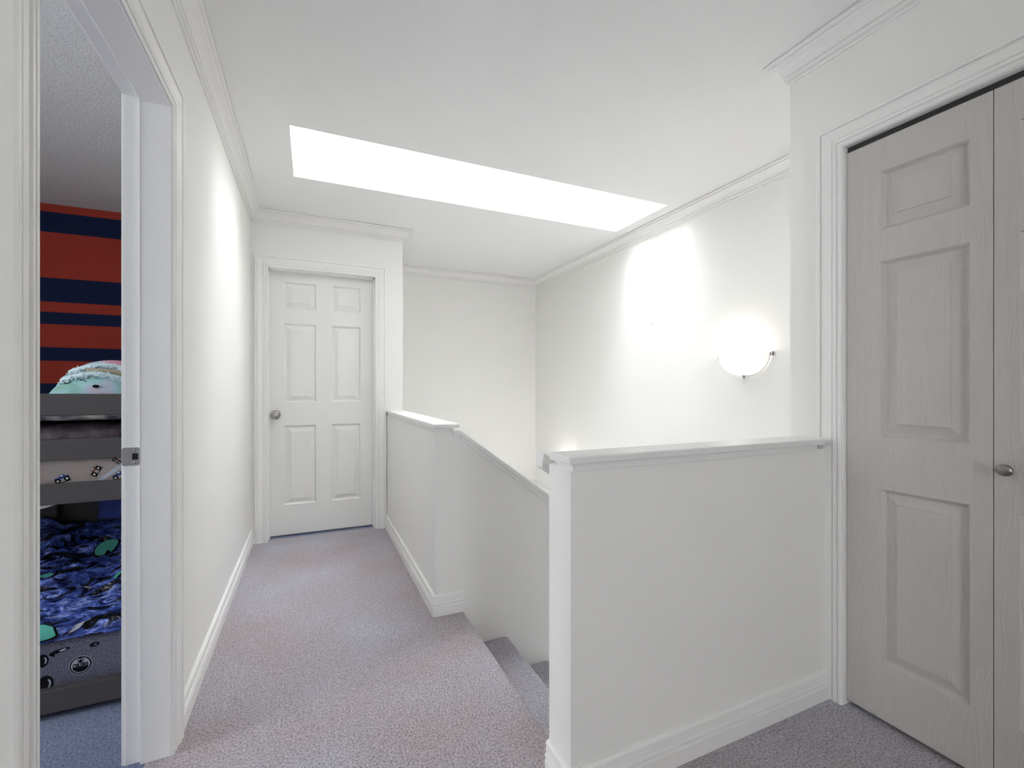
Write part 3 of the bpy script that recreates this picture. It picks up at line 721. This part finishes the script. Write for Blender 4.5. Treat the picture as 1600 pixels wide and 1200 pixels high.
m = MB(); ex, ez = -.757, 1.136; disc(m, ex, ez, .0105, .0062, on_body(ex, ez)-.004, 0, th=.004); m.build('eye', INK, pl)
for pts in (arc(-.868, 1.148, -.848, 1.150, -.004, 8), arc(-.812, 1.158, -.792, 1.153, .004, 8)):
    MB().tube([(x_, on_body(x_, z_)-.001, z_) for x_, z_ in pts], .0012, 6).build('stitched_lash', INK, pl)
tag(pl, 'pastel turquoise plush toy with a black eye resting on the upper bunk', 'plush toy')

# ------------------------------------------------------------------ stair handrail
hr = empty('handrail', (.66, 1.26, .905))
prof = [(-.0265, .024), (.0265, .024), (.0285, .018), (.0275, .008), (.021, -.004), (.019, -.016), (.019, -.026), (-.019, -.026), (-.019, -.016), (-.021, -.004), (-.0275, .008), (-.0285, .018)]
hx0, hx1, hz = .655, 1.60, .908
sweep([[(hx0, 1.260+a, hz+b_) for a, b_ in prof], [(hx1, 1.260+a, hz+b_+SL*(hx1-hx0)) for a, b_ in prof]]).build('rail', TRIM, hr, bevel=.0015, seg=1)
for x_ in (.86, 1.45):
    z_ = hz+SL*(x_-hx0)-.028
    MB().tube([(x_, YB1, z_-.05), (x_, 1.215, z_-.055), (x_, 1.25, z_-.035), (x_, 1.26, z_+.004)], .007).build('rail_bracket', NICKEL, hr)
tag(hr, 'white handrail on the stair side of the foreground half wall', 'handrail')

# ------------------------------------------------------------------ wall sconces
GLASS = bpy.data.materials.new('frosted_lit_glass'); GLASS.use_nodes = True; nt = GLASS.node_tree; b = nt.nodes['Principled BSDF']
b.inputs['Base Color'].default_value = (.95, .95, .93, 1); b.inputs['Roughness'].default_value = .25
b.inputs['Emission Color'].default_value = (1, .95, .88, 1); b.inputs['Emission Strength'].default_value = .45
BULB = bpy.data.materials.new('lit_bulb'); BULB.use_nodes = True; b = BULB.node_tree.nodes['Principled BSDF']
b.inputs['Emission Color'].default_value = (1, .93, .84, 1); b.inputs['Emission Strength'].default_value = 14
def sconce(y_, z_rim, power, label):
    s = empty('wall_sconce', (XS, y_, z_rim))
    rw, rh, rp = .172, .132, .115       # half width, height, projection
    m = MB(); na, nb_ = 14, 36; vs6 = []
    for sh in (0.0, .005):
        for j in range(na+1):
            a = PI/2*j/na            # 0 at the rim, PI/2 at the bottom
            k = math.cos(a)**.85
            for i in range(nb_+1):
                ph = PI*i/nb_
                vs6.append((XS-.004-(rp-sh)*k*math.sin(ph), y_+(rw-sh)*k*math.cos(ph), z_rim-(rh-sh)*math.sin(a)))
    q = nb_+1; off = (na+1)*q
    fs = [(j*q+i, j*q+i+1, (j+1)*q+i+1, (j+1)*q+i) for j in range(na) for i in range(nb_)]
    fs += [(off+j*q+i, off+(j+1)*q+i, off+(j+1)*q+i+1, off+j*q+i+1) for j in range(na) for i in range(nb_)]
    fs += [(i, off+i, off+i+1, i+1) for i in range(nb_)]
    m.add(vs6, fs, 0, True); m.build('glass_shade', GLASS, s)
    MB().box(XS-.012, XS-.0005, y_-.055, y_+.055, z_rim-.085, z_rim+.01).build('wall_plate', NICKEL, s, bevel=.003)
    for sg in (-1, 1):
        yy = y_+sg*(rw+.002)
        MB().box(XS-.020, XS-.001, min(yy, yy+sg*.016), max(yy, yy+sg*.016), z_rim-.018, z_rim+.006).build('shade_clip', DARKN, s, bevel=.003)
    rimp = [(XS-.004-(rp+.001)*math.cos(a)**.85*.06 - .002, y_-(rw+.003)*math.cos(a)**.85, z_rim-(rh+.003)*math.sin(a)) for a in [PI/2*i/14 for i in range(15)]]
    MB().tube(rimp, .0016, 8).build('edge_wire', DARKN, s)
    m = MB(); m.lathe([(0, -.018), (.005, -.016), (.007, -.010), (.004, -.006), (.010, -.002), (.011, .004), (0, .006)], 18, Matrix.Translation((XS-.016, y_, z_rim-rh-.002)))
    m.build('finial', DARKN, s)
    m = MB(); m.lathe([(0, .035), (.012, .032), (.021, .020), (.024, .004), (.019, -.012), (.012, -.022), (.012, -.04), (0, -.04)], 20, Matrix.Translation((XS-.055, y_+.02, z_rim-.035)))
    m.build('bulb', BULB, s)
    l = bpy.data.lights.new('sconce_light', 'POINT'); l.energy = power*0.95; l.color = (1, .95, .89); l.shadow_soft_size = .03
    lo = bpy.data.objects.new('sconce_light', l); C.objects.link(lo); lo.parent = s; lo.matrix_parent_inverse = s.matrix_world.inverted(); lo.location = (XS-.065, y_+.03, z_rim+.028)
    return tag(s, label, 'wall lamp', group='half bowl stairwell sconces')
sconce(1.978, 1.338, 1.45, 'lit half bowl glass sconce on the stairwell wall above the half wall')
sconce(4.05, .25, 2.6, 'lit glass sconce lower down the stairwell wall hidden by the half wall cap')
# small nail left in the wall
m = MB(); m.lathe([(0, .010), (.003, .0095), (.0034, .008), (.0016, .007), (.0014, 0)], 12, Matrix.Translation((XS, 2.807, 1.636)) @ Matrix.Rotation(-PI/2, 4, 'Y'))
tag(m.build('picture_nail', DARKN), 'tiny bare nail in the bright patch of the stairwell wall', 'nail')
